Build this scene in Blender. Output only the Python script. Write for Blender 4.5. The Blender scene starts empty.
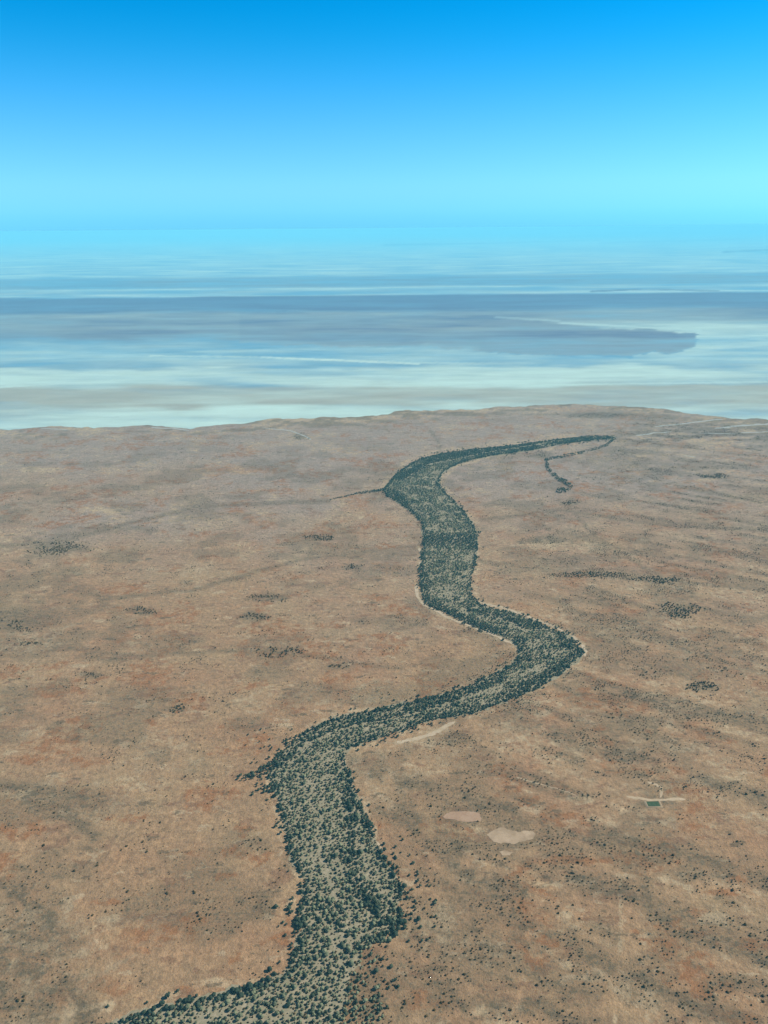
import bpy, math
import numpy as np
from mathutils import Matrix, Vector

S = bpy.context.scene
C = S.collection
R = math.radians
rng = np.random.default_rng(7)

# ------------------------------------------------------------------ camera
W_, H_ = 768, 1024
F = 800.0                    # focal length in pixels
ALT = 1300.0                 # flying height in metres
PITCH = math.atan((512 - 228) / F)
ROLL = R(0.5)
cam_d = bpy.data.cameras.new('camera')
cam = bpy.data.objects.new('camera', cam_d); C.objects.link(cam)
cam_d.sensor_fit = 'VERTICAL'; cam_d.sensor_height = 36.0; cam_d.lens = F / H_ * 36.0
cam_d.clip_start = 1.0; cam_d.clip_end = 2.0e6
R0 = Vector((1, 0, 0)); Fw = Vector((0, math.cos(PITCH), -math.sin(PITCH))); U0 = R0.cross(Fw)
Xc = R0 * math.cos(ROLL) - U0 * math.sin(ROLL)
Yc = R0 * math.sin(ROLL) + U0 * math.cos(ROLL)
M = Matrix((Xc, Yc, -Fw)).transposed().to_4x4()
M.translation = Vector((0, 0, ALT))
cam.matrix_world = M
S.camera = cam

# ------------------------------------------------------------------ light
SUN_EL, SUN_AZ = R(41), R(80)       # azimuth clockwise from +Y (the view direction)
w = bpy.data.worlds.new('World'); S.world = w; w.use_nodes = True
nt = w.node_tree; nt.nodes.clear()
N = nt.nodes.new
sky = N('ShaderNodeTexSky'); sky.sky_type = 'NISHITA'; sky.sun_disc = False
sky.sun_elevation = SUN_EL; sky.sun_rotation = SUN_AZ
sky.altitude = 1300; sky.air_density = 1.0; sky.dust_density = 0.0; sky.ozone_density = 3.0
geo = N('ShaderNodeTexCoord'); sep = N('ShaderNodeSeparateXYZ')
nt.links.new(geo.outputs['Generated'], sep.inputs[0])
rmp = N('ShaderNodeValToRGB'); rmp.color_ramp.interpolation = 'B_SPLINE'
SKY_RAMP = [(0.0, (0.115, 0.49, 1.0)), (0.02, (0.17, 0.56, 1.0)), (0.05, (0.30, 0.66, 1.0)), (0.12, (0.20, 0.68, 0.95)), (0.19, (0.0, 0.64, 0.9)), (0.26, (0.0, 0.60, 0.9)), (0.34, (0.0, 0.5, 0.8)), (0.8, (0.40, 0.35, 0.33))]
e = rmp.color_ramp.elements
while len(e) < len(SKY_RAMP): e.new(0.5)
for k, (p, c) in enumerate(SKY_RAMP): e[k].position = p; e[k].color = (*c, 1)
nt.links.new(sep.outputs['Z'], rmp.inputs[0])
mul = N('ShaderNodeMix'); mul.data_type = 'RGBA'; mul.blend_type = 'MULTIPLY'; mul.inputs[0].default_value = 1
nt.links.new(sky.outputs[0], mul.inputs[6]); nt.links.new(rmp.outputs[0], mul.inputs[7])
bg = N('ShaderNodeBackground'); bg.inputs[1].default_value = 0.118
nt.links.new(mul.outputs[2], bg.inputs[0])
out = N('ShaderNodeOutputWorld'); nt.links.new(bg.outputs[0], out.inputs[0])

sd = bpy.data.lights.new('sun', 'SUN'); sd.energy = 4.0; sd.angle = R(0.5); sd.color = (1.0, 0.96, 0.90)
so = bpy.data.objects.new('sun', sd); C.objects.link(so)
sv = Vector((math.sin(SUN_AZ) * math.cos(SUN_EL), math.cos(SUN_AZ) * math.cos(SUN_EL), math.sin(SUN_EL)))
so.rotation_euler = sv.to_track_quat('Z', 'Y').to_euler(); so.location = (0, 0, 3000)

vs = S.view_settings
vs.view_transform = 'Standard'; vs.look = 'None'; vs.gamma = 1; vs.use_curve_mapping = False; vs.exposure = 0.65
S.cycles.volume_bounces = 1
HAZE_DENSITY = 2.7e-5
HAZE_COLOR = (0.27, 0.86, 1.0)

# ------------------------------------------------------------------ pixel <-> ground
cp, sp_ = math.cos(PITCH), math.sin(PITCH)
cr, sr = math.cos(ROLL), math.sin(ROLL)
def G(px, py):
    u = (np.asarray(px, float) - 384) / F; v = (512 - np.asarray(py, float)) / F
    a = u * cr + v * sr; b = v * cr - u * sr
    dy = cp + b * sp_; dz = -sp_ + b * cp
    t = ALT / -dz
    return a * t, dy * t
def P(x, y):
    x = np.asarray(x, float); y = np.asarray(y, float)
    dep = y * cp + ALT * sp_
    a = x / dep; b = (y * sp_ - ALT * cp) / dep
    return 384 + F * (a * cr - b * sr), 512 - F * (b * cr + a * sr)

# ------------------------------------------------------------------ noise
def vnoise(x, y, seed=0):
    xi = np.floor(x).astype(np.int64); yi = np.floor(y).astype(np.int64)
    fx = x - xi; fy = y - yi
    fx = fx * fx * fx * (fx * (fx * 6 - 15) + 10); fy = fy * fy * fy * (fy * (fy * 6 - 15) + 10)
    def h(a, b):
        n = (a * 374761393 + b * 668265263 + seed * 974634777) & 0x7fffffff
        n = ((n ^ (n >> 13)) * 1274126177) & 0x7fffffff
        n = n ^ (n >> 16)
        return (n & 0xffff) / 65535.0
    return (h(xi, yi) * (1 - fx) + h(xi + 1, yi) * fx) * (1 - fy) + (h(xi, yi + 1) * (1 - fx) + h(xi + 1, yi + 1) * fx) * fy
def fbm(x, y, s, seed=0, o=4):
    t = 0; a = 1; tot = 0
    x = np.asarray(x, float) / s; y = np.asarray(y, float) / s
    for k in range(o):
        t = t + a * vnoise(x, y, seed + k * 17); tot += a; a *= 0.55
        x, y = (x * 0.8 - y * 0.6) * 2.03 + 11.3, (x * 0.6 + y * 0.8) * 2.03 + 5.7
    return t / tot
def sstep(a, b, x):
    t = np.clip((x - a) / (b - a), 0, 1); return t * t * (3 - 2 * t)
def seg_dist(px, py, pts):
    d = np.full(np.shape(px), 1e9)
    for (x0, y0), (x1, y1) in zip(pts[:-1], pts[1:]):
        vx, vy = x1 - x0, y1 - y0; L = vx * vx + vy * vy + 1e-9
        t = np.clip(((px - x0) * vx + (py - y0) * vy) / L, 0, 1)
        d = np.minimum(d, np.hypot(px - x0 - t * vx, (py - y0 - t * vy)))
    return d
def inside(px, py, poly):
    r = np.zeros(np.shape(px), bool)
    n = len(poly)
    for i in range(n):
        x0, y0 = poly[i]; x1, y1 = poly[(i + 1) % n]
        if y0 == y1: continue
        c = ((y0 > py) != (y1 > py)) & (px < (x1 - x0) * (py - y0) / (y1 - y0) + x0)
        r ^= c
    return r
def blob(px, py, cx, cy, rx, ry, ang=0):
    a = R(ang); dx = px - cx; dy = py - cy
    u = (dx * math.cos(a) + dy * math.sin(a)) / rx; v = (-dx * math.sin(a) + dy * math.cos(a)) / ry
    return np.sqrt(u * u + v * v)

# ------------------------------------------------------------------ traced lines (photo pixels, used only to find ground points)
LEFT = [(60,1060),(95,1032),(130,1017),(174,1001),(210,995),(250,984),(278,975),(289,964),(296,942),(296,920),(300,902),(303,880),(294,866),(288,850),(284,838),(279,808),(272,788),(269,768),(279,754),(299,736),(329,719),(368,711),(408,702),(438,697),(467,687),(497,672),(517,662),(521,650),(512,640),(487,632),(458,619),(433,608),(420,597),(420,571),(422,553),(424,535),(420,520),(404,507),(389,498),(383,490),(393,477),(411,462),(433,455),(466,450),(498,447),(524,444),(557,439),(586,436),(615,436)]
RIGHT = [(615,440),(600,439.5),(579,442),(557,445),(535,450),(513,453),(480,458),(458,464),(442,473),(438,486),(451,497),(469,517),(478,531),(478,546),(476,564),(471,579),(471,597),(484,606),(513,613),(542,624),(568,635),(580,646),(583,654),(577,663),(561,674),(537,689),(502,704),(467,716),(433,719),(408,729),(383,739),(358,744),(344,756),(349,778),(361,798),(369,822),(382,849),(395,871),(402,889),(404,905),(402,928),(385,940),(374,955),(378,975),(384,995),(388,1021),(396,1060)]
def chaikin(p, n=2):
    for _ in range(n):
        q = [p[0]]
        for (x0, y0), (x1, y1) in zip(p[:-1], p[1:]): q += [(x0 * .75 + x1 * .25, y0 * .75 + y1 * .25), (x0 * .25 + x1 * .75, y0 * .25 + y1 * .75)]
        p = q + [p[-1]]
    return p
LEFT, RIGHT, BED_R = chaikin(LEFT), chaikin(RIGHT), chaikin(RIGHT[:RIGHT.index((402,928))] + [(392,930),(372,940),(362,952),(356,966),(345,980),(350,996),(340,1012),(335,1060)])
RIVER = LEFT + RIGHT
SIDE = [(615,438),(606,446),(592,450),(579,453),(565,456),(553,458),(546,460),(548,469),(557,478),(566,483),(570,486),(567,490),(559,491)]
CREEKS = [([(356,494),(383,490)], 1.3), ([(330,500),(356,494)], .6), ([(240,778),(252,776),(262,771),(276,762)], 4.2), ([(253,792),(262,788),(276,784)], 1.5)]
SHORE = [(-400,436),(0,430),(50,427),(100,428),(150,425),(190,429),(215,425),(240,424),(262,420),(280,418.5),(300,418),(340,417.5),(384,415),(399,410),(414,411),(459,410),(509,407),(569,404),(624,406),(664,409),(704,415),(734,418),(768,420),(1150,424)]
sx_ = np.array([p[0] for p in SHORE]); sy_ = np.array([p[1] for p in SHORE])

# ------------------------------------------------------------------ materials
def mat(name):
    m = bpy.data.materials.new(name); m.use_nodes = True
    t = m.node_tree; b = t.nodes['Principled BSDF']
    b.inputs['Roughness'].default_value = 0.95
    if 'Specular IOR Level' in b.inputs: b.inputs['Specular IOR Level'].default_value = 0.1
    return m, t, b
def nz(t, scale, detail=4, rough=0.6, src=None, lo=0.35, hi=0.65):
    n = t.nodes.new('ShaderNodeTexNoise'); n.inputs['Scale'].default_value = scale
    n.inputs['Detail'].default_value = detail; n.inputs['Roughness'].default_value = rough
    if src is not None: t.links.new(src, n.inputs['Vector'])
    mr = t.nodes.new('ShaderNodeMapRange'); mr.inputs[1].default_value = lo; mr.inputs[2].default_value = hi
    t.links.new(n.outputs['Fac'], mr.inputs[0])
    return mr.outputs[0]
def mixc(t, fac, a, b, mode='MIX'):
    m = t.nodes.new('ShaderNodeMix'); m.data_type = 'RGBA'; m.blend_type = mode
    for s, v in ((0, fac), (6, a), (7, b)):
        if isinstance(v, (int, float)): m.inputs[s].default_value = v
        elif isinstance(v, tuple): m.inputs[s].default_value = (*v, 1)
        else: t.links.new(v, m.inputs[s])
    return m.outputs[2]
def math_(t, op, a, b, clamp=True):
    m = t.nodes.new('ShaderNodeMath'); m.operation = op; m.use_clamp = clamp
    for s, v in ((0, a), (1, b)):
        if isinstance(v, (int, float)): m.inputs[s].default_value = v
        else: t.links.new(v, m.inputs[s])
    return m.outputs[0]
def attr(t, name):
    a = t.nodes.new('ShaderNodeAttribute'); a.attribute_name = name
    s = t.nodes.new('ShaderNodeSeparateColor'); t.links.new(a.outputs['Color'], s.inputs[0])
    return s.outputs[0], s.outputs[1], s.outputs[2]
def objco(t):
    return t.nodes.new('ShaderNodeTexCoord').outputs['Object']
def rag(t, m, noise, k=0.5):                        # a mask with an edge broken up by noise
    a = math_(t, 'SUBTRACT', noise, 0.5, False); a = math_(t, 'MULTIPLY', a, k, False)
    # strongest where the mask is half way
    b = math_(t, 'MULTIPLY', m, math_(t, 'SUBTRACT', 1.0, m), False); b = math_(t, 'MULTIPLY', b, 4.0, False)
    return math_(t, 'ADD', m, math_(t, 'MULTIPLY', a, b, False))

def ground_mat():
    m, t, b = mat('desert_soil')
    co = objco(t); pale, red, veg = attr(t, 'cover'); silt_haze = t.nodes.new('ShaderNodeAttribute'); silt_haze.attribute_name = 'silt_haze'; silt_haze = silt_haze.outputs['Fac']
    n200 = nz(t, 1 / 260, 6, 0.62, co); n60 = nz(t, 1 / 70, 6, 0.65, co); n12 = nz(t, 1 / 14, 5, 0.7, co); n4 = nz(t, 1 / 4.5, 3, 0.7, co)
    n25 = nz(t, 1 / 32, 5, 0.7, co, 0.42, 0.60)
    c = mixc(t, n200, (0.345, 0.189, 0.092), (0.362, 0.238, 0.120))
    c = mixc(t, math_(t, 'MULTIPLY', n60, 0.5), c, (0.258, 0.162, 0.084))
    c = mixc(t, silt_haze, c, mixc(t, n60, (0.315, 0.238, 0.182), (0.265, 0.218, 0.172)))  # greyer far soil, with distance haze put into its colour
    c = mixc(t, math_(t, 'MULTIPLY', n25, 0.36), c, (0.195, 0.130, 0.072))
    mp = t.nodes.new('ShaderNodeMapping'); mp.inputs['Scale'].default_value = (0.55, 1, 1); t.links.new(co, mp.inputs[0])
    pat = nz(t, 1 / 55, 6, 0.68, mp.outputs[0], 0.575, 0.605); pat2 = nz(t, 1 / 38, 6, 0.7, mp.outputs[0], 0.60, 0.63)
    mp2 = t.nodes.new('ShaderNodeMapping'); mp2.inputs['Location'].default_value = (900, 400, 0); mp2.inputs['Scale'].default_value = (0.6, 1, 1); t.links.new(co, mp2.inputs[0])
    nv = nz(t, 1 / 18, 6, 0.75, mp2.outputs[0], 0.46, 0.56)
    pat3 = nz(t, 1 / 45, 6, 0.68, mp2.outputs[0], 0.59, 0.63)
    c = mixc(t, math_(t, 'MULTIPLY', pat, 0.6), c, (0.20, 0.105, 0.055))
    c = mixc(t, math_(t, 'MULTIPLY', pat3, 0.6), c, (0.42, 0.31, 0.18))
    c = mixc(t, math_(t, 'MULTIPLY', rag(t, red, n25, 1.6), 0.9), c, (0.275, 0.125, 0.050))
    c = mixc(t, math_(t, 'MULTIPLY', rag(t, pale, n25, 1.4), 0.9), c, (0.41, 0.295, 0.165))
    c = mixc(t, math_(t, 'MULTIPLY', rag(t, veg, n12, 1.2), math_(t, 'ADD', 0.5, math_(t, 'MULTIPLY', nv, 0.5))), c, (0.118, 0.088, 0.048))
    c = mixc(t, math_(t, 'MULTIPLY', pat2, 0.65), c, (0.10, 0.075, 0.042))
    # bushes and stones too small to stand out
    sp = nz(t, 1 / 7.0, 3, 0.7, co, 0.56, 0.64)
    cl = nz(t, 1 / 90, 4, 0.6, co, 0.45, 0.7)
    spk = math_(t, 'MULTIPLY', sp, math_(t, 'ADD', math_(t, 'MULTIPLY', cl, 0.5), math_(t, 'MULTIPLY', veg, 0.8)))
    c = mixc(t, spk, c, (0.085, 0.075, 0.050))
    c = mixc(t, 1.0, c, mixc(t, n12, (0.76, 0.76, 0.76), (1.2, 1.2, 1.2)), 'MULTIPLY')
    c = mixc(t, 1.0, c, mixc(t, n4, (0.86, 0.86, 0.86), (1.12, 1.12, 1.12)), 'MULTIPLY')
    t.links.new(c, b.inputs['Base Color'])
    bp = t.nodes.new('ShaderNodeBump'); bp.inputs['Strength'].default_value = 0.5; bp.inputs['Distance'].default_value = 3.0
    t.links.new(n12, bp.inputs['Height']); t.links.new(bp.outputs[0], b.inputs['Normal'])
    return m
def bed_mat():
    m, t, b = mat('riverbed_sand')
    co = objco(t)
    a = nz(t, 1 / 60, 5, 0.6, co); d = nz(t, 1 / 9, 4, 0.7, co); g = nz(t, 1 / 9, 5, 0.7, co, 0.42, 0.56)
    c = mixc(t, a, (0.25, 0.205, 0.125), (0.34, 0.28, 0.18))
    c = mixc(t, math_(t, 'MULTIPLY', g, 0.7), c, (0.085, 0.088, 0.052))
    c = mixc(t, math_(t, 'MULTIPLY', d, 0.45), c, (0.38, 0.32, 0.19))
    t.links.new(c, b.inputs['Base Color'])
    return m
def lake_mat():
    m, t, b = mat('salt_crust')
    co = objco(t); salt, silt_haze, wet = attr(t, 'cover')
    mp = t.nodes.new('ShaderNodeMapping'); mp.inputs['Scale'].default_value = (0.35, 1, 1); t.links.new(co, mp.inputs[0])
    n1 = nz(t, 1 / 900, 7, 0.6, mp.outputs[0]); n2 = nz(t, 1 / 150, 5, 0.6, mp.outputs[0])
    c = mixc(t, rag(t, silt_haze, n1, 0.6), (0.13, 0.29, 0.38), (0.31, 0.32, 0.255))  # blue base holds sky reflection and some haze as colour; tan is silt
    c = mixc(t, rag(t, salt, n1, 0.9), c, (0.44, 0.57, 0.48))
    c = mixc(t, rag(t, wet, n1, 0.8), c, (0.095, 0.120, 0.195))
    c = mixc(t, 1.0, c, mixc(t, n2, (0.92, 0.92, 0.92), (1.05, 1.05, 1.05)), 'MULTIPLY')
    t.links.new(c, b.inputs['Base Color'])
    return m
def pan_mat(name, c1, c2):
    m, t, b = mat(name); co = objco(t)
    a = nz(t, 1 / 30, 5, 0.6, co); d = nz(t, 1 / 5, 4, 0.7, co)
    c = mixc(t, a, c1, c2); c = mixc(t, 1.0, c, mixc(t, d, (0.92, 0.92, 0.92), (1.06, 1.06, 1.06)), 'MULTIPLY')
    t.links.new(c, b.inputs['Base Color'])
    return m
def leaf_mat(name, a, c2, per_obj):
    m, t, b = mat(name)
    ax = t.nodes.new('ShaderNodeAttribute'); ax.attribute_name = 'tone'
    n = nz(t, 0.9, 3, 0.6, objco(t))
    if per_obj:
        oi = t.nodes.new('ShaderNodeObjectInfo'); f = oi.outputs['Color'] if per_obj == 2 else oi.outputs['Random']
    else: f = ax.outputs['Fac']
    f = math_(t, 'ADD', math_(t, 'MULTIPLY', f, 0.85), math_(t, 'MULTIPLY', n, 0.15))
    t.links.new(mixc(t, f, a, c2), b.inputs['Base Color'])
    return m

# ------------------------------------------------------------------ mesh helpers
def mesh_obj(name, v, f, mats, kind=None, parent=None, link=True, mi=None, smooth=False):
    me = bpy.data.meshes.new(name)
    v = np.asarray(v, np.float32); f = np.asarray(f, np.int32)
    k = f.shape[1]
    me.vertices.add(len(v)); me.vertices.foreach_set('co', v.ravel())
    me.loops.add(f.size); me.loops.foreach_set('vertex_index', f.ravel())
    me.polygons.add(len(f)); me.polygons.foreach_set('loop_start', np.arange(0, f.size, k, dtype=np.int32))
    me.polygons.foreach_set('loop_total', np.full(len(f), k, np.int32))
    for m in mats: me.materials.append(m)
    if mi is not None: me.polygons.foreach_set('material_index', np.asarray(mi, np.int32))
    me.update(calc_edges=True)
    if smooth: me.polygons.foreach_set('use_smooth', np.ones(len(f), bool))
    o = bpy.data.objects.new(name, me)
    if link: C.objects.link(o)
    if kind: o['kind'] = kind
    if parent: o.parent = parent
    return o
def grid_faces(nr, nc):
    i = np.arange((nr - 1) * (nc - 1)); r, c = i // (nc - 1), i % (nc - 1)
    a = r * nc + c
    return np.stack([a, a + 1, a + nc + 1, a + nc], 1)
def put_cover(o, a, b, c):
    at = o.data.attributes.new('cover', 'FLOAT_COLOR', 'POINT')
    arr = np.stack([a, b, c, np.ones_like(a)], 1).astype(np.float32)
    at.data.foreach_set('color', arr.ravel())

# ------------------------------------------------------------------ cover of the plain
VEG_PATCH = [(143,611,17,4),(268,598,19,5),(255,617,17,4),(12,628,18,7),(34,644,12,4),(280,652,22,5),(90,674,13,4),(340,667,15,4),(177,709,10,3),(316,538,16,3),(353,567,12,3),(60,548,34,6),(572,502,8,4),(655,580,22,3),(590,575,34,2.5),(680,610,20,8),(700,687,18,5),(630,760,12,6),(640,776,12,6),(712,476,14,3),(20,868,14,5),(95,848,14,4),(482,955,20,18),(436,968,22,8),(655,858,22,9),(690,872,22,8),(645,888,9,9),(510,715,10,14),(740,640,20,4),(640,720,40,5),(300,436,9,3),(600,415,40,4),(548,540,30,4),(430,520,10,14),(500,690,16,6),(455,738,20,6),(255,905,22,16),(160,700,14,3),(700,715,30,6),(540,455,14,3),(120,660,14,3),(445,985,20,12),(735,985,34,10),(700,1000,26,8),(366,990,20,40),(464,817,27,9),(512,836,38,13),(655,806,20,6),(20,620,50,14),(10,1000,60,24),(40,940,50,30),(30,1010,40,20),(60,800,60,20)]
RED = [(140,684,18,4),(147,723,8,3),(126,817,22,4),(226,878,9,5),(132,894,9,3),(105,903,14,3),(194,922,15,5),(103,988,34,12),(202,852,10,4),(245,830,12,7),(720,893,26,5),(695,912,9,6),(750,945,24,8),(700,635,12,6),(667,690,13,6),(731,692,10,4),(675,768,9,4),(60,690,30,6),(480,580,18,6),(170,930,14,6),(40,960,22,10),(740,880,14,4),(60,1000,18,10),(570,860,20,5),(430,1000,24,10),(740,1020,20,8),(590,700,24,6),(240,470,50,4),(90,760,22,5),(30,760,22,7)]
PALE = [(712,920,20,10),(10,795,26,5),(75,952,18,5),(575,800,20,6),(600,820,16,6),(553,759,12,3),(706,703,12,4),(725,730,12,4),(548,545,24,6),(590,548,22,6),(428,575,4,20),(498,1010,26,7),(100,1008,30,5),(230,982,40,6),(280,726,16,2),(430,740,26,3),(595,655,12,4),(540,711,14,5),(545,885,14,3),(560,885,10,3),(720,780,30,5),(362,517,4,2),(425,555,4,6),(40,470,30,3),(105,510,30,4),(640,455,9,2),(440,925,16,24),(300,905,10,10),(708,480,12,2)]
SWATH = [([(-40,770),(20,790),(60,812),(98,835)], 9), ([(-40,880),(20,892),(50,915),(75,940)], 13), ([(-20,960),(40,975),(75,1005),(90,1040)], 22),
         ([(350,765),(400,780),(450,795),(510,812)], 9), ([(395,805),(440,840),(480,880),(540,905),(600,940)], 18), ([(520,930),(600,960),(680,1000),(760,1030)], 16),
         ([(590,745),(660,765),(768,800)], 8), ([(600,835),(680,850),(768,885)], 12), ([(560,870),(640,900),(700,940),(780,965)], 10), ([(440,1000),(540,1010),(620,1040)], 12), ([(520,655),(600,690),(680,710),(768,720)], 7)]
RIM = [([(342.5,757),(346,775),(356,798),(367,825),(380,850)], 2.4), ([(417,585),(418,598),(433,611),(460,622),(490,633),(514,643),(523,651),(517,665)], 2.2), ([(473,600),(485,604),(513,611),(545,623),(570,634),(586,648),(585,656)], 2.0), ([(418,548),(423,556),(419,566)], 3), ([(272,988),(250,990),(215,999),(180,1006)], 4), ([(395,742),(420,738),(455,722)], 2.5), ([(438,484),(441,474),(456,466),(480,460)], 1.0), ([(640,435),(670,432)], 1.0), ([(657,426),(690,423),(722,419)], 1.0), ([(722,428),(768,424),(820,420)], 1.6), ([(683,456),(694,457)], 1.2), ([(262,428),(290,430),(302,436),(312,440)], 0.9), ([(700,418),(800,417)], 1.2)]
TRACK = [([(516,777),(545,786),(578,796)], 1.1), ([(620,875),(621,920),(618,985),(614,1030)], 1.6)]
gx0, gy0 = G(400, 800); gx1, gy1 = G(700, 930)
sdir = np.array([gx1 - gx0, gy1 - gy0]); sdir /= np.hypot(*sdir)

def cover(x, y):
    px, py = P(x, y)
    px = np.clip(px, -600, 1400); py = np.clip(py, 200, 1300)
    wx = (fbm(x, y, 90, 3) - 0.5) * 26 * sstep(300, 900, py) + (fbm(x, y, 25, 4) - .5) * 5
    wy = (fbm(x, y, 90, 5) - 0.5) * 13 * sstep(300, 900, py) + (fbm(x, y, 25, 6) - .5) * 3
    qx, qy = px + wx, py + wy
    veg = np.zeros_like(px); red = np.zeros_like(px); pale = np.zeros_like(px)
    for (cx, cy, rx, ry) in VEG_PATCH: veg = np.maximum(veg, 0.75 * (1 - sstep(0.5, 1.25, blob(qx, qy, cx, cy, rx, ry))))
    for (cx, cy, rx, ry) in RED: red = np.maximum(red, 0.8 * (1 - sstep(0.55, 1.2, blob(qx, qy, cx, cy, rx, ry))))
    for (cx, cy, rx, ry) in PALE: pale = np.maximum(pale, 0.75 * (1 - sstep(0.5, 1.25, blob(qx, qy, cx, cy, rx, ry))))
    for pts, wd in SWATH: veg = np.maximum(veg, 0.9 * (1 - sstep(0.2 * wd, 1.3 * wd, seg_dist(qx, qy, pts))) * sstep(.25, .55, fbm(x, y, 45, 19)))
    for pts, wd in TRACK: pale = np.maximum(pale, 0.55 * (1 - sstep(0.5 * wd, 1.2 * wd, seg_dist(px, py, pts))))
    # dune swales: long streaks across the right of the plain
    s = x * sdir[0] + y * sdir[1]; c = -x * sdir[1] + y * sdir[0]
    st = fbm(s / 5.0 + fbm(x, y, 300, 31) * 60, c, 45, 21, 4)
    right = sstep(-0.05, 0.25, (qx - 400) / 400 + (qy - 800) / 900)
    veg = np.maximum(veg, right * 0.6 * sstep(0.5, 0.68, st))
    pale = np.maximum(pale, right * 0.4 * sstep(0.58, 0.75, 1 - st) )
    for pts, wd in [([(-20,548),(60,541),(120,526),(200,506),(330,501)], 2.0), ([(100,600),(190,590),(300,560),(420,545)], 1.6), ([(478,560),(560,572),(680,582),(768,590)], 1.8), ([(480,520),(560,510),(660,525),(768,530)], 1.6), ([(560,500),(600,540),(700,600)], 1.6), ([(0,640),(120,655),(260,650),(400,668)], 1.5), ([(430,430),(440,445),(445,470)], 1.2)]:
        veg = np.maximum(veg, 0.6 * (1 - sstep(.4 * wd, 1.8 * wd, seg_dist(qx, py + (qy - py) * .5, pts))))
    # general mottling
    veg = np.maximum(veg, 0.45 * sstep(0.54, 0.64, fbm(x * .6, y * .7, 110, 41, 5)) * sstep(425, 470, py))
    red = np.maximum(red, 0.6 * sstep(0.57, 0.66, fbm(x * .7, y, 100, 51, 5)))
    pale = np.maximum(pale, 0.35 * sstep(0.55, 0.75, fbm(x, y, 200, 61)))
    # sandy rims of the river
    d = seg_dist(px, py, LEFT); d2 = seg_dist(px, py, RIGHT)
    rimw = 2.5 + 4 * fbm(x, y, 120, 71)
    rim = np.maximum((1 - sstep(rimw * .6, rimw * 1.5, d)) * 0.6, (1 - sstep(rimw * .5, rimw * 1.4, d2)) * 0.7)
    pale = np.maximum(pale, rim * sstep(0.35, 0.6, fbm(x, y, 150, 72)))
    for pts, wd in RIM: pale = np.maximum(pale, 1.0 * (1 - sstep(0.4 * wd, 1.1 * wd, seg_dist(px, py, pts) + (fbm(x, y, 30, 73) - .5) * wd * 1.4)))
    # beach of tan sand behind the shore
    sh = np.interp(px, sx_, sy_)
    beach = (1 - sstep(2, 10, qy - sh + (fbm(x * .3, y, 120, 74) - .5) * 12)) * sstep(235, 270, px) * (.75 - .5 * sstep(400, 460, px))
    pale = np.maximum(pale, beach)
    pale = np.maximum(pale, .8 * (1 - sstep(1, 14, py - sh)) * sstep(.5, .6, fbm(x * .4, y, 90, 75)))
    veg = np.maximum(veg, .8 * (1 - sstep(4, 18, py - sh)) * sstep(.52, .62, fbm(x * .4, y, 80, 76)))
    # outwash fan to the right of the river mouth
    fan = (1 - sstep(4, 26, np.abs(qy - (445 - (px - 620) * 0.10)))) * sstep(560, 640, px)
    fs = fbm(x * 0.35 + y * 0.1, y, 60, 81)
    veg = np.maximum(veg, fan * 0.75 * sstep(0.45, 0.6, fs)); pale = np.maximum(pale, fan * sstep(0.55, 0.7, 1 - fs) * 0.8)
    return pale, red, veg

# plain: one sheet of rings round the point under the aircraft, denser in front
pys = np.concatenate([np.array([229.6, 230.5, 232, 235, 240, 250, 265, 285, 310, 340, 370, 395]), np.arange(404, 640, 1.5), np.arange(640, 1080, 2.2), [1100, 1150, 1250]])
ry = ALT / np.tan(PITCH + np.arctan((pys - 512) / F))
az = np.concatenate([np.radians(np.arange(-180, -35, 5)), np.radians(np.arange(-35, 35, 0.16)), np.radians(np.arange(35, 181, 5))])
RR, AA = np.meshgrid(ry, az, indexing='ij')
AAc = np.clip(AA, -1.2, 1.2)
gx = RR * np.tan(np.clip(AA, -0.62, 0.62)) * (np.abs(AA) < 0.62) + RR * np.sin(AA) * (np.abs(AA) >= 0.62)
gy = RR * (np.abs(AA) < 0.62) + RR * np.cos(AA) * (np.abs(AA) >= 0.62)
gx, gy = gx.ravel(), gy.ravel()
f = grid_faces(len(ry), len(az))
v = np.stack([gx, gy, np.zeros_like(gx)], 1)
# close the middle under the aircraft
base = len(v); last = (len(ry) - 1) * len(az)
v = np.vstack([v, [[0, 0, 0]]])
cap = np.array([[last + i, last + i + 1, base, base] for i in range(len(az) - 1)])
tri = cap[:, :3]
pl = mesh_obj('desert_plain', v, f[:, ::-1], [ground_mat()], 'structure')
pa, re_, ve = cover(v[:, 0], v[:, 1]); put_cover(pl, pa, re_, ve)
at = pl.data.attributes.new('silt_haze', 'FLOAT', 'POINT')
at.data.foreach_set('value', (0.85 * sstep(2400, 5000, v[:, 1] + (fbm(v[:, 0], v[:, 1], 700, 8) - .5) * 2500)).astype(np.float32))  # tint grows with distance, helping out the thin air haze
mc = mesh_obj('desert_ground', np.vstack([v[last:last + len(az)], [[0, 0, 0]]]), np.array([[i + 1, i, len(az)] for i in range(len(az) - 1)]), [pl.data.materials[0]], 'structure')

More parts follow.
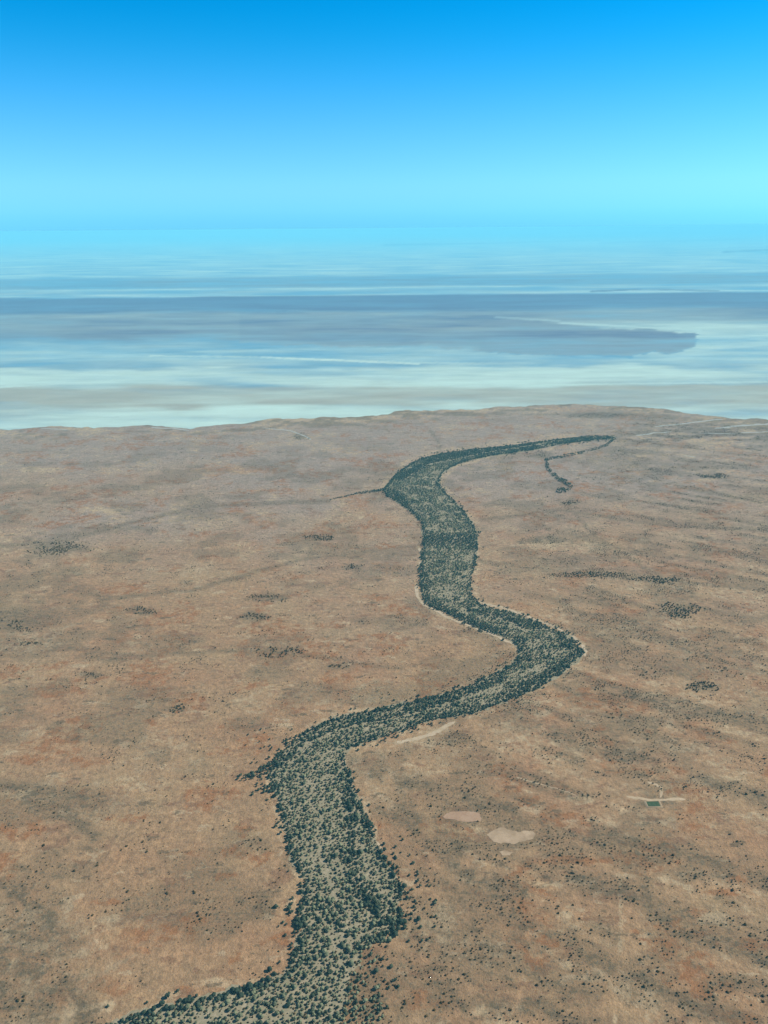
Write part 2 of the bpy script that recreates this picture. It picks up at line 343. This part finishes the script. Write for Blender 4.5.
# ------------------------------------------------------------------ salt lake
LNB = [  # y in the photo, salt, silt, wet : bands across the lake
 (229, .3,.0,0),(238,.15,.0,.15),(244,.55,.0,0),(262,.5,.0,0),(277,.4,.0,.0),(280,.0,.2,.3),(288,.0,.2,.3),(290,.5,.1,0),(293,.1,.1,.1),(295,.25,.1,0),
 (297,.45,.1,0),(298.5,0,.0,.95),(311,0,.1,.8),(315,0,.75,.42),(330,0,.7,.42),(338,0,.5,.5),(341,.1,.1,.2),(345,.25,.1,.0),(356,.3,.1,.0),(361,.25,.1,.05),(367,.2,.2,.1),
 (371,.8,.5,0),(384,.65,.6,0),(390,.1,1,0),(404,.1,1,0),(411,.6,.7,0),(424,.8,.5,0),(440,.8,.5,0)]
lb = np.array(LNB)
def lake_cover(x, y):
    px, py = P(x, y)
    yy = py + (np.clip(px, -200, 968) - 100) * np.where(py < 320, 0.0087, 0.004)
    amp = np.interp(py, [229, 300, 345, 430], [0.4, 0.9, 6, 8])
    yy2 = yy + (fbm(px * 0.25, py * 2.2, 22, 91, 3) - .5) * amp * 2
    sa, si, we = (np.interp(yy2, lb[:, 0], lb[:, k]) for k in (1, 2, 3))
    # streaks
    s2 = fbm(px * 0.06, py * 1.3, 6, 95, 4)
    k = np.interp(py, [229, 300, 345, 430], [0.5, 0.12, 0.35, 0.45])
    sa = np.clip(sa + (s2 - 0.5) * k * 1.5, 0, 1)
    si = np.clip(si + (fbm(px * 0.08, py, 7, 99, 3) - 0.5) * 0.5, 0, 1)
    # dark tongue on the right, pointed to the east
    top = np.interp(px, [300, 480, 520, 600, 660, 697], [313, 316, 322, 328, 330, 333]); bot = np.interp(px, [200, 340, 460, 560, 640, 680, 697], [345, 346, 347, 356, 356, 350, 343])
    wob = (fbm(px, py * 3, 24, 97, 4) - .5) * 9
    tin = np.minimum(sstep(-1.5, 1.5, py - top + wob), sstep(-2.5, 2.5, bot - py + wob)) * (px < 697) * sstep(150, 330, px)
    sa = np.where(px > 480, np.where(tin > .3, sa * .2, np.maximum(sa, 0.6 * sstep(480, 620, px) * sstep(318, 326, py) * (1 - sstep(352, 372, py)))), sa)
    sa = sa * (1 - 0.8 * tin); we = np.maximum(we * (1 - sstep(500, 640, px) * (1 - tin) * sstep(316, 324, py)), tin * 0.22); si = np.where(tin > .5, np.maximum(si, .45), si)
    we = we * np.where(tin > .5, 1.25, 1)
    ln = lambda x0, y0, x1, y1, wd: (1 - sstep(0.4 * wd, wd, seg_dist(px, py, [(x0, y0), (x1, y1)])))
    for (x0, y0, x1, y1, wd, q) in [(495,317,560,321,1.2,.7),(560,323,700,330,1.8,.8),(150,356,260,357,1.0,.7),(260,357,420,364,1.3,.9),(0,387,60,384,1.5,.8),(60,384,180,372,1.4,.7),(384,362,540,365,1.6,.5),(540,385,768,382,1.6,.8),(330,420,400,413,2.2,.9),(120,418,320,410,3.5,.8)]:
        sa = np.maximum(sa, ln(x0, y0, x1, y1, wd) * q)
    for (x0, y0, x1, y1, wd, q) in [(384,245,500,243,1.0,.8),(500,243,600,240,.8,.5),(600,243,745,239,.8,.6),(722,252,790,249,1.1,.9),(50,237,270,233,1.3,.5),(270,233,450,230.5,1.0,.5),(590,291.5,640,289,1.2,.7),(640,289,720,291,0.9,.5)]:
        we = np.maximum(we, ln(x0, y0, x1, y1, wd) * q)
    sa = np.maximum(sa, ln(545, 235, 620, 233, .8) * 0.95)
    return sa, si, we * (1 - sa * .3)
cols = np.concatenate([np.arange(-900, -20, 40), np.arange(-20, 790, 3.0), np.arange(800, 1700, 40)])
rows = np.concatenate([[0], np.cumsum(np.r_[np.full(90, .011 / 1.0)])])   # fraction from shore to horizon
rows = np.linspace(0, 1, 190)
shy = np.interp(cols, sx_, sy_)
xs0, ys0 = G(cols, shy)
shy = shy + (fbm(xs0, ys0, 110, 77, 4) - .5) * 3 + (fbm(xs0, ys0, 45, 78, 4) - .5) * 2.0
hor = 228 - (cols - 384) * math.tan(ROLL) + 0.9
TT = rows[:, None]
PX = np.repeat(cols[None], len(rows), 0); PY = shy[None] * (1 - TT) + hor[None] * TT
lx, ly = G(PX.ravel(), PY.ravel())
lk = mesh_obj('salt_lake', np.stack([lx, ly, np.full_like(lx, 0.6)], 1), grid_faces(len(rows), len(cols)), [lake_mat()], 'structure')
put_cover(lk, *lake_cover(lx, ly))

# ------------------------------------------------------------------ riverbed, claypans, tracks
def densify(pts, step, amp, seed, closed=True):
    o = []
    n = len(pts)
    for i in range(n if closed else n - 1):
        (x0, y0), (x1, y1) = pts[i], pts[(i + 1) % n]
        k = max(1, int(math.hypot(x1 - x0, y1 - y0) / step))
        for j in range(k): o.append((x0 + (x1 - x0) * j / k, y0 + (y1 - y0) * j / k))
    if not closed: o.append(pts[-1])
    a = np.array(o); x, y = G(a[:, 0], a[:, 1])
    return x + (fbm(x, y, 60, seed) - .5) * amp + (fbm(x, y, 12, seed + 3) - .5) * amp * .6, y + (fbm(x, y, 60, seed + 1) - .5) * amp + (fbm(x, y, 12, seed + 4) - .5) * amp * .6
def ngon_sheet(name, pts, z, m, amp=8, seed=5, step=2, kind='structure'):
    import bmesh
    x, y = densify(pts, step, amp, seed)
    bm = bmesh.new(); vs_ = [bm.verts.new((a, b, z)) for a, b in zip(x, y)]
    fc = bm.faces.new(vs_); bmesh.ops.triangulate(bm, faces=[fc]); bmesh.ops.recalc_face_normals(bm, faces=bm.faces)
    if bm.faces[:][0].normal.z < 0: bmesh.ops.reverse_faces(bm, faces=bm.faces)
    me = bpy.data.meshes.new(name); bm.to_mesh(me); bm.free(); me.materials.append(m)
    o = bpy.data.objects.new(name, me); C.objects.link(o); o['kind'] = kind
    return o
bedm = bed_mat()
ngon_sheet('riverbed', LEFT + BED_R, 0.35, bedm, 30, 5)
def ell(cx, cy, rx, ry, ang=0, n=28, wob=0.12, seed=1):
    r = np.random.default_rng(seed); ph = r.uniform(0, 6.28, 4)
    o = []
    for k in range(n):
        a = 2 * math.pi * k / n; q = 1 + wob * (math.sin(2 * a + ph[0]) + .6 * math.sin(3 * a + ph[1]) + .4 * math.sin(5 * a + ph[2]))
        x, y = rx * q * math.cos(a), ry * q * math.sin(a); A = R(ang)
        o.append((cx + x * math.cos(A) - y * math.sin(A), cy + x * math.sin(A) + y * math.cos(A)))
    return o
pink = pan_mat('pink_clay', (0.31, 0.19, 0.11), (0.38, 0.25, 0.155)); cream = pan_mat('cream_clay', (0.29, 0.20, 0.115), (0.42, 0.30, 0.185))
ngon_sheet('claypan', [(443,817),(448,813),(458,812),(470,812),(479,813),(481,818),(478,821),(468,822),(455,820.5),(446,819)], 0.35, pink, 12, 11, 1)
ngon_sheet('claypan', [(486,835),(490,831),(496,828),(503,828),(510,831),(518,832),(530,831),(537,835),(534,839),(524,842),(513,844),(500,843.5),(493,842)], 0.35, cream, 14, 13, 1)
ngon_sheet('claypan', [(500,851),(507,850),(513,852),(511,855),(503,856)], 0.35, cream, 12, 15, 1)
track = pan_mat('track_dust', (0.36, 0.26, 0.15), (0.46, 0.34, 0.21))
def strip(name, pts, wd, z, m):
    x, y = densify(pts, 2, 9 + wd * .8, 9, False)
    tx = np.gradient(x); ty = np.gradient(y); L = np.hypot(tx, ty); nx, ny = -ty / L, tx / L
    q = wd * (0.3 + 1.4 * fbm(x, y, 14, 12)) / 2; q[0] *= .2; q[-1] *= .2
    v = np.empty((2 * len(x), 3)); v[0::2] = np.stack([x + nx * q, y + ny * q, np.full_like(x, z)], 1); v[1::2] = np.stack([x - nx * q, y - ny * q, np.full_like(x, z)], 1)
    f = np.array([[2 * i, 2 * i + 1, 2 * i + 3, 2 * i + 2] for i in range(len(x) - 1)])
    return mesh_obj(name, v, f, [m], 'structure')
strip('dirt_track', [(516,777),(530,782),(545,786),(578,796)], 2.6, 0.2, track)
strip('airstrip', [(626,797),(640,799),(655,800),(668,799),(684,799)], 9, 0.2, track)
strip('dirt_track', [(659,798),(660,792),(660,788),(655,784),(647,782)], 8, 0.3, track)
saltm = pan_mat('salt_dust', (0.30, 0.29, 0.24), (0.38, 0.36, 0.30))
for pts, wd in [([(636,435.5),(655,433),(672,432)], 22), ([(655,426.5),(690,423),(722,419)], 24), ([(715,428.5),(740,426),(768,424),(860,416)], 34), ([(700,433),(735,434)], 14), ([(262,428),(280,429.5),(292,431),(304,436),(312,440)], 16), ([(740,433),(790,431)], 20), ([(150,427.5),(172,428.5),(190,430.5)], 26), ([(683,456),(696,457)], 14), ([(40,428),(70,430)],18)]:
    strip('salt_channel', pts, wd, 0.7, saltm)
sandm = pan_mat('bank_sand', (0.36, 0.27, 0.16), (0.47, 0.36, 0.23))
for (pts, wd), q in zip(RIM[:6], (9, 12, 12, 14, 9, 12)): strip('sand_bank', chaikin(pts), q, 0.25, sandm)
# farm dam: a bank of earth round green water
def dam():
    cx, cy = 654.5, 804.2
    x0, y0 = G(cx - 6.2, cy + 2.6); x1, _ = G(cx + 6.2, cy + 2.6); _, y1 = G(cx, cy - 2.6)
    w_ = x1 - x0; d_ = y1 - y0; mx, my = (x0 + x1) / 2, (y0 + y1) / 2
    rings = [(1.35, 0.15), (1.12, 1.8), (1.05, 1.8), (0.96, 0.5)]
    v = []; f = []
    for (s, z) in rings:
        for sx, sy in ((-1, -1), (1, -1), (1, 1), (-1, 1)): v.append((mx + sx * w_ / 2 * s, my + sy * (d_ / 2 * s), z))
    for r in range(3):
        for k in range(4): f.append((r * 4 + k, r * 4 + (k + 1) % 4, (r + 1) * 4 + (k + 1) % 4, (r + 1) * 4 + k))
    bank = mesh_obj('dam_bank', v, f, [pan_mat('dam_earth', (0.26, 0.18, 0.10), (0.34, 0.25, 0.15))], 'structure')
    m, t, b = mat('dam_water'); b.inputs['Roughness'].default_value = 0.35
    c = mixc(t, nz(t, 1 / 6, 3, .6, objco(t)), (0.045, 0.07, 0.03), (0.06, 0.09, 0.04)); t.links.new(c, b.inputs['Base Color'])
    q = [(mx + sx * w_ / 2, my + sy * d_ / 2, 0.9) for sx, sy in ((-1, -1), (1, -1), (1, 1), (-1, 1))]
    mesh_obj('dam_water', q, [(0, 1, 2, 3)], [m], 'structure')
dam()

# ------------------------------------------------------------------ trees and shrubs
def ico(sub):
    import bmesh
    bm = bmesh.new(); bmesh.ops.create_icosphere(bm, subdivisions=sub, radius=1)
    v = np.array([q.co[:] for q in bm.verts]); f = np.array([[q.index for q in p.verts] for p in bm.faces]); bm.free()
    return v, f
I1, I2 = ico(1), ico(2)
def crown_mesh(seed, lobes, base, spread, flat, lo):
    """uneven crown of several ragged lobes; unit radius about 1, bottom at z=lo"""
    r = np.random.default_rng(seed); V = []; Fc = []; n = 0
    for k in range(lobes):
        a = 2 * math.pi * (k + r.uniform(-.3, .3)) / max(1, lobes - 1); d = 0 if k == 0 else spread * r.uniform(.8, 1.2)
        s = (0.62 if k == 0 else r.uniform(.36, .55))
        v = base[0] * (1 + r.uniform(-.28, .28, (len(base[0]), 1)))
        v = v * np.array([s * r.uniform(.9, 1.2), s * r.uniform(.9, 1.2), s * flat])
        v = v + np.array([d * math.cos(a), d * math.sin(a), lo + s * flat * .8 + (r.uniform(.1, .3) if k == 0 else r.uniform(-.1, .2))])
        V.append(v); Fc.append(base[1] + n); n += len(v)
    V = np.vstack(V); Fc = np.vstack(Fc)
    return V, Fc
def trunk_mesh(h, r0, seed):
    r = np.random.default_rng(seed); V = []; Fc = []; n = 0
    def limb(p0, p1, a, b):
        nonlocal n
        p0 = np.array(p0, float); p1 = np.array(p1, float); k = 5
        for p, q in ((p0, a), (p1, b)):
            for j in range(k): V.append(p + q * np.array([math.cos(2 * math.pi * j / k), math.sin(2 * math.pi * j / k), 0]))
        for j in range(k):
            Fc.append((n + j, n + (j + 1) % k, n + k + (j + 1) % k)); Fc.append((n + j, n + k + (j + 1) % k, n + k + j))
        n += 2 * k
    limb((0, 0, -.05), (0.04, 0, h), r0, r0 * .6)
    for k in range(3):
        a = 2.1 * k + r.uniform(0, 1); limb((0.04, 0, h * .9), (.4 * math.cos(a), .4 * math.sin(a), h * 1.9), r0 * .5, r0 * .22)
    return np.array(V), np.array(Fc)

TREE_A, TREE_B = (0.018, 0.034, 0.022), (0.22, 0.225, 0.12)
SHR_A, SHR_B = (0.042, 0.028, 0.010), (0.078, 0.058, 0.022)
leaf_i = leaf_mat('tree_leaves', TREE_A, TREE_B, 2); leaf_s = leaf_mat('forest_leaves', TREE_A, TREE_B, False)
shr_i = leaf_mat('shrub_leaves', SHR_A, SHR_B, True); shr_s = leaf_mat('scrub_leaves', SHR_A, SHR_B, False)
bark, bt, bb = mat('bark'); bt.links.new(mixc(bt, nz(bt, 3, 3, .6, objco(bt)), (0.16, 0.12, 0.09), (0.26, 0.21, 0.16)), bb.inputs['Base Color'])

def jitter(cell, xa, xb, ya, yb, j=0.95):
    nx, ny = int((xb - xa) / cell), int((yb - ya) / cell)
    X, Y = np.meshgrid(np.arange(nx), np.arange(ny), indexing='ij')
    X = xa + (X + .5 + .5 * (Y % 2) + rng.uniform(-.5, .5, X.shape) * j) * cell; Y = ya + (Y + .5 + rng.uniform(-.5, .5, Y.shape) * j) * cell
    return X.ravel(), Y.ravel()

# --- river trees
x, y = jitter(7.7, -1500, 2200, 850, 5600)
px, py = P(x, y)
qx, qy = px + (fbm(x, y, 50, 111) - .5) * (4 + 14 * sstep(430, 900, py)), py + (fbm(x, y, 50, 112) - .5) * (1.6 + 5 * sstep(430, 900, py))
inr = inside(qx, qy, RIVER)
dl, dr = seg_dist(px, py, LEFT), seg_dist(px, py, RIGHT)
bw = np.interp(py, [430, 600, 1000], [2.0, 4.0, 9])        # width of the dense belt along the banks
belt = np.maximum(1 - sstep(.5 * bw, 1.4 * bw, dl), 1 - sstep(.4 * bw, 1.1 * bw, dr))
belt = np.where(py > 940, belt * (dl < dr), belt)
for pts, wd in [([(350,790),(352,830),(355,880),(372,905),(388,925)], 6), ([(345,752),(360,742),(395,732),(430,722)], 2), ([(424,540),(478,540)], 7), ([(384,490),(400,500),(424,535)], 6),
                ([(400,478),(440,458),(500,450),(615,438)], 4), ([(285,765),(300,745),(335,728),(380,718),(440,704),(500,680)], 3), ([(560,640),(578,652),(560,668),(500,698)], 4), ([(424,575),(426,600),(470,622),(520,642),(530,660)], 4), ([(455,600),(480,612),(540,628)], 3)]:
    belt = np.maximum(belt, 0.9 * (1 - sstep(.5 * wd, 1.4 * wd, seg_dist(px, py, pts))))
thin = np.zeros_like(px)
for (cx, cy, rx, ry, q) in [(450,565,30,24,.12),(378,985,22,40,.5),(345,960,40,26,.1),(330,890,28,40,.2),(250,1015,60,12,.3),(415,905,16,30,.45),(460,600,20,10,.2),(300,895,8,12,.6)]:
    thin = np.maximum(thin, q * (1 - sstep(.6, 1.2, blob(px, py, cx, cy, rx, ry))))
nse = fbm(x, y, 26, 121, 3)
n70 = fbm(x, y, 75, 122, 3)
dens = np.clip(np.interp(py, [430, 600, 760], [.80, .84, .97]) + 0.3 * belt + ((nse - .5) * np.interp(py, [430, 560, 700, 850], [2.6, 2.4, 1.8, 1.1]) + (n70 - .5) * np.interp(py, [430, 600, 850], [2.4, 1.6, .5])) * (1 - .7 * belt) - thin, 0, 1) * inr
side_d = seg_dist(px, py, SIDE); dens = np.maximum(dens, 0.95 * (side_d < np.interp(py, [436, 460, 492], [1.0, 1.5, 3.0])))
for pts, wd in CREEKS: dens = np.maximum(dens, 1.0 * (seg_dist(px, py, pts) < wd * .8))
for pts, wd in [([(292,762),(304,746),(335,731),(380,722),(440,708),(500,686),(545,664),(560,650)], 1.0), ([(300,775),(322,800),(318,850),(338,900),(330,950),(300,990)], 1.3), ([(345,765),(342,800),(362,850),(378,900)], 1.0), ([(424,560),(432,580),(470,606),(530,632)], .8), ([(400,490),(440,510),(455,540),(450,580)], .9), ([(405,480),(430,465),(480,454),(560,441)], .5)]:
    dens = dens * (1 - .85 * (seg_dist(px + (nse - .5) * 10, py, pts) < wd))
dens = dens * np.where(inr & (px > 540) & (py < 460), .55 + .4 * (fbm(x * .5, y, 60, 133) > .5), 1)
dens = np.where((side_d < 4) & (dens > .5) & (nse < .42), .15, dens)
# scattered trees outside the banks
fr = 0.16 * (np.minimum(dl, dr) < np.interp(py, [430, 700, 1000], [2, 5, 10])) * (fbm(x, y, 60, 137) > .5) * (py > 440)
for (cx, cy, rx, ry, q) in [(415,915,22,34,.32),(408,880,12,22,.35),(268,780,18,26,.22),(262,745,20,14,.12),(285,905,10,40,.15),(200,1012,60,10,.4),(400,860,10,20,.25),(150,1008,40,8,.12),(300,735,30,8,.15),(430,700,60,7,.10),(385,985,16,30,.10)]:
    fr = np.maximum(fr, q * (1 - sstep(.5, 1.3, blob(px, py, cx, cy, rx, ry))))
dens = np.maximum(dens, fr)
vis = (px > -60) & (px < 830) & (py < 1075)
keep = (rng.uniform(0, 1, len(x)) < dens) & vis
tx, ty, tpx, tpy = x[keep], y[keep], px[keep], py[keep]
tb = belt[keep]; tin = inr[keep]
tr = np.clip(rng.normal(3.1, .85, len(tx)) + 1.0 * tb * (rng.uniform(0, 1, len(tx)) < .6) + (fbm(tx, ty, 40, 131) - .5) * 2.0, 1.7, 6.0)
ttone = np.clip(rng.uniform(0, 1, len(tx)) ** 1.1 * (1 - .95 * tb) * (.25 + .75 * tin), 0, 1)
print('river trees', len(tx))

# --- scrub on the plain
x, y = jitter(8.5, -3300, 3300, 900, 6100)
px, py = P(x, y); vis = (px > -40) & (px < 810) & (py > np.interp(px, sx_, sy_) + 8) & (py < 1060)
x, y, px, py = x[vis], y[vis], px[vis], py[vis]
pa_, re2, ve2 = cover(x, y)
rightw = sstep(-0.1, 0.2, (px - 400) / 400 + (py - 800) / 700)
cl = fbm(x, y, 35, 141, 3)
flk = fbm(x * .7, y, 42, 147, 4)
sd_ = 0.5 * sstep(.60, .68, flk) * sstep(440, 560, py) + (0.02 + ve2 ** 1.2 * (0.35 + 0.9 * rightw)) * sstep(0.42, 0.62, cl) * 1.5 + 0.02 * rightw
for (cx, cy, rx, ry) in VEG_PATCH[:44]:
    sd_ = sd_ + 0.75 * (1 - sstep(.45, 1.05, blob(px + (cl - .5) * 2.2 * rx, py + (fbm(x, y, 60, 149) - .5) * 4 * ry, cx, cy, rx, ry))) * sstep(0.30, 0.48, fbm(x, y, 22, 143, 3))
for pts in ([(640,848),(670,858),(695,870),(720,888)], [(625,765),(645,755)], [(622,768),(645,780)], [(640,778),(668,765)], [(540,577),(600,574),(672,582)], [(600,880),(648,893)], [(735,985),(768,1000)], [(478,930),(492,955)]):
    sd_ = sd_ + 0.6 * (1 - sstep(1.5, 5, seg_dist(px + (cl - .5) * 8, py, pts)))
rim_d = np.minimum(seg_dist(px, py, LEFT), seg_dist(px, py, RIGHT))
sd_ = sd_ + 0.25 * (1 - sstep(2, 12, rim_d)) * sstep(.4, .6, cl)
sd_ = np.where(inside(px, py, RIVER), 0.95, sd_)
for (cx, cy, rx, ry) in [(462,817,20,6),(511,836,28,9),(655,800,34,7),(508,853,8,4)]: sd_ = sd_ * (blob(px, py, cx, cy, rx, ry) > 1)
keep = rng.uniform(0, 1, len(x)) < sd_
kx, ky, kpx, kpy = x[keep], y[keep], px[keep], py[keep]
pbig = np.zeros(len(kx))
for (cx, cy, rx, ry) in VEG_PATCH[:22]: pbig = np.maximum(pbig, blob(kpx, kpy, cx, cy, rx, ry) < 1.2)
kr = 1.5 * pbig * (kpy < 720) + np.clip(1.35 * np.exp(rng.normal(0, .34, len(kx))) + 0.35 * (sd_[keep] > .5), .8, 3.6)
print('shrubs', len(kx))

def tag(o, label, cat, group=None, kind=None):
    o['label'] = label; o['category'] = cat
    if group: o['group'] = group
    if kind: o['kind'] = kind
def stuff(name, X, Y, Rr, protos, m, bm_, hz, label, cat, tone):
    """every far plant of a kind in one mesh"""
    VV = []; FF = []; MI = []; TN = []; n = 0
    which = rng.integers(0, len(protos), len(X))
    for k, (pv, pf, pm) in enumerate(protos):
        idx = np.where(which == k)[0]
        if not len(idx): continue
        a = rng.uniform(0, 6.283, len(idx)); ca, sa = np.cos(a)[:, None], np.sin(a)[:, None]
        r = Rr[idx][:, None]; h = rng.uniform(.8, 1.15, len(idx))[:, None] * hz
        vx = (pv[None, :, 0] * ca - pv[None, :, 1] * sa) * r + X[idx][:, None]
        vy = (pv[None, :, 0] * sa + pv[None, :, 1] * ca) * r + Y[idx][:, None]
        vz = pv[None, :, 2] * r * h + 0.2
        VV.append(np.stack([vx, vy, vz], 2).reshape(-1, 3))
        FF.append((pf[None] + (np.arange(len(idx)) * len(pv))[:, None, None] + n).reshape(-1, 3))
        MI.append(np.tile(pm, len(idx))); TN.append(np.repeat(tone[idx], len(pv)))
        n += len(idx) * len(pv)
    o = mesh_obj(name, np.vstack(VV), np.vstack(FF), [m, bm_], 'stuff', mi=np.concatenate(MI))
    at = o.data.attributes.new('tone', 'FLOAT', 'POINT'); at.data.foreach_set('value', np.concatenate(TN).astype(np.float32))
    tag(o, label, cat, kind='stuff')
    return o
def proto(seed, lobes, base, spread, flat, lo, th=None):
    v, f = crown_mesh(seed, lobes, base, spread, flat, lo); mi = np.zeros(len(f), int)
    if th:
        tv, tf = trunk_mesh(th, .07, seed); mi = np.r_[mi, np.ones(len(tf), int)]; f = np.vstack([f, tf + len(v)]); v = np.vstack([v, tv])
    return v, f, mi

tree_p = [proto(200 + k, 5, I1, .5, .95, .45, .5) for k in range(6)]
shr_p = [proto(300 + k, 3, I1, .42, .9, .0) for k in range(5)]
# the 300 that show largest
def biggest(px, py, x, y, r, n):
    d = y * cp + ALT * sp_; s = r / d
    ok = (px > 3) & (px < 765) & (py > 440) & (py < 1019)
    s = np.where(ok, s, 0); return np.argsort(-s)[:n]
bi = biggest(tpx, tpy, tx, ty, tr, 300); far = np.ones(len(tx), bool); far[bi] = False
stuff('river_trees', tx[far], ty[far], tr[far], tree_p, leaf_s, bark, 1.0, 'winding belt of small dark green trees filling the dry river channel', 'trees', ttone[far])
ki = biggest(kpx, kpy, kx, ky, kr, 300); kfar = np.ones(len(kx), bool); kfar[ki] = False
stuff('desert_scrub', kx[kfar], ky[kfar], kr[kfar], shr_p, shr_s, bark, 1.0, 'low dark scrub scattered over the brown desert plain beside the river', 'scrub', rng.uniform(0, 1, int(kfar.sum())))

def zone_tree(px_, py_, dl_, dr_, ins):
    if px_ < 200: return 'dark tree at the thin far end of the trees trailing off lower left', 'trees at the end of the lower left tail'
    if px_ < 262: return 'dark green tree in the trees trailing off at the lower left', 'trees trailing off at the lower left'
    if not ins and px_ > 340: return 'lone dark tree on pale sand off the right edge of the river belt', 'lone trees off the right edge of the river belt'
    if not ins: return 'dark tree on bare ground just off the left edge of the river belt', 'trees off the left edge of the river belt'
    if dl_ < 12 and px_ < 292 and py_ > 960: return 'dark tree on the inside of the bend at the lower left bank', 'trees on the lower left bend'
    if dl_ < 12: return 'dark green tree in the tight row along the left bank, above the bend', 'trees of the left bank row'
    if dr_ < 14 and py_ > 930: return 'dark tree on the sparse lower right edge of the river belt', 'trees of the sparse lower right edge'
    if dr_ < 14: return 'dark green tree on the right edge of the river belt beside lone trees', 'trees of the right edge of the belt'
    if py_ > 985: return 'dark green tree mid belt, right at the bottom edge of the photo', 'trees mid belt at the bottom edge'
    if py_ > 940: return 'dark green tree mid belt, beside the bend at the lower left', 'trees mid belt beside the lower bend'
    return 'dark green tree mid belt where the river runs straight', 'trees mid belt where the river runs straight'
def look(l, g, tone, r_):
    size = 'broad' if r_ > 4.1 else ('small' if r_ < 3.0 else '')
    hue = 'pale olive' if tone > .42 else 'dark'
    l = l.replace('dark green tree', 'dark tree').replace('dark tree', (size + ' ' + hue + ' tree').strip())
    return l, (size + ' ' + hue).strip() + ' ' + g
def extremes(idx, PXa, PYa, Ra, fn):
    """label every plant of a group, and single out the outermost and the broadest of each"""
    lab = {}; groups = {}
    for i in idx:
        l, g = fn(i); lab[i] = [l, g]; groups.setdefault(g, []).append(i)
    for g, mem in groups.items():
        used = set()
        for word, key in (('leftmost', lambda i: PXa[i]), ('rightmost', lambda i: -PXa[i]), ('uppermost', lambda i: PYa[i]), ('lowest', lambda i: -PYa[i]), ('broadest', lambda i: -Ra[i])):
            c = [i for i in mem if i not in used]
            if len(c) < 2: break
            b = min(c, key=key); used.add(b); lab[b][0] = word + ' of the ' + g if word != 'broadest' else 'broadest crown among the ' + g
    return lab
protos = []
for k in range(6):
    pv, pf, pm = proto(200 + k, 6, I2, .5, .95, .45)
    cr_ = mesh_obj('crown', pv, pf, [leaf_i], link=False)
    tv, tf = trunk_mesh(.5, .07, 200 + k); tk = mesh_obj('trunk', tv, tf, [bark], link=False)
    protos.append((cr_, tk))
tlab = extremes([int(q) for q in bi], tpx, tpy, tr, lambda i: look(*zone_tree(tpx[i], tpy[i], float(seg_dist(tpx[i], tpy[i], LEFT)), float(seg_dist(tpx[i], tpy[i], RIGHT)), tin[i]), ttone[i], tr[i]))
for n_, i in enumerate(bi):
    cr_, tk = protos[n_ % 6]
    root = bpy.data.objects.new('river_tree', None); C.objects.link(root); root.empty_display_size = 1
    s = float(tr[i]); root.location = (float(tx[i]), float(ty[i]), 0.2); root.scale = (s, s, s * rng.uniform(.85, 1.15)); root.rotation_euler = (0, 0, rng.uniform(0, 6.28))
    for q in (cr_, tk):
        c = q.copy(); C.objects.link(c); c.parent = root; c.color = (float(ttone[i]),) * 3 + (1,)
    l, g = tlab[int(i)]
    tag(root, l, 'tree', g)
sprotos = []
for k in range(5):
    pv, pf, pm = proto(300 + k, 4, I2, .42, .9, .0)
    sprotos.append(mesh_obj('desert_shrub', pv, pf, [shr_i], link=False))
def zone_shrub(px_, py_):
    if px_ < 100: return 'small dark shrub on olive ground in the bottom left corner', 'shrubs in the bottom left corner'
    if px_ < 330: return 'small dark shrub on bare tan ground left of the river belt', 'shrubs left of the river belt'
    if px_ < 450: return 'small dark shrub on reddish ground close to the right of the river belt', 'shrubs close to the right of the river belt'
    if px_ < 520: return 'small dark shrub in the dark thicket right of the river belt', 'shrubs in the thicket right of the river belt'
    if px_ < 600 and py_ < 980: return 'small dark shrub on streaky brown ground below the pale claypans', 'shrubs below the pale claypans'
    if px_ < 640: return 'small dark shrub on sandy ground midway along the bottom right', 'shrubs midway along the bottom right'
    if py_ < 960: return 'small dark shrub on streaky plain below the small green dam', 'shrubs below the small green dam'
    return 'small dark shrub on olive streaks in the bottom right corner', 'shrubs in the bottom right corner'
slab = extremes([int(q) for q in ki], kpx, kpy, kr, lambda i: zone_shrub(kpx[i], kpy[i]))
for n_, i in enumerate(ki):
    c = sprotos[n_ % 5].copy(); C.objects.link(c)
    s = float(kr[i]) * 1.08; c.location = (float(kx[i]), float(ky[i]), 0.1); c.scale = (s, s, s * rng.uniform(.6, .9)); c.rotation_euler = (0, 0, rng.uniform(0, 6.28))
    l, g = slab[int(i)]; tag(c, l, 'shrub', g)

# ------------------------------------------------------------------ haze
def haze():
    # closed box round the camera and the whole ground
    X = 1.9e6; zb, zt = -1.0, ALT + 6
    x0, x1, y0, y1 = -X, X, -X, X
    v = [(x0, y0, zb), (x1, y0, zb), (x1, y1, zb), (x0, y1, zb), (x0, y0, zt), (x1, y0, zt), (x1, y1, zt), (x0, y1, zt)]
    f = [(0, 3, 2, 1), (4, 5, 6, 7), (0, 1, 5, 4), (1, 2, 6, 5), (2, 3, 7, 6), (3, 0, 4, 7)]
    m = bpy.data.materials.new('air'); m.use_nodes = True; t = m.node_tree; t.nodes.clear()
    o = t.nodes.new('ShaderNodeOutputMaterial'); p = t.nodes.new('ShaderNodeVolumePrincipled')
    p.inputs['Color'].default_value = (*HAZE_COLOR, 1); p.inputs['Density'].default_value = HAZE_DENSITY
    p.inputs['Anisotropy'].default_value = 0.0
    t.links.new(p.outputs[0], o.inputs['Volume'])
    h = mesh_obj('haze', v, f, [m], 'stuff'); h['label'] = 'pale blue air haze over the far salt lake'; h['category'] = 'haze'
haze()
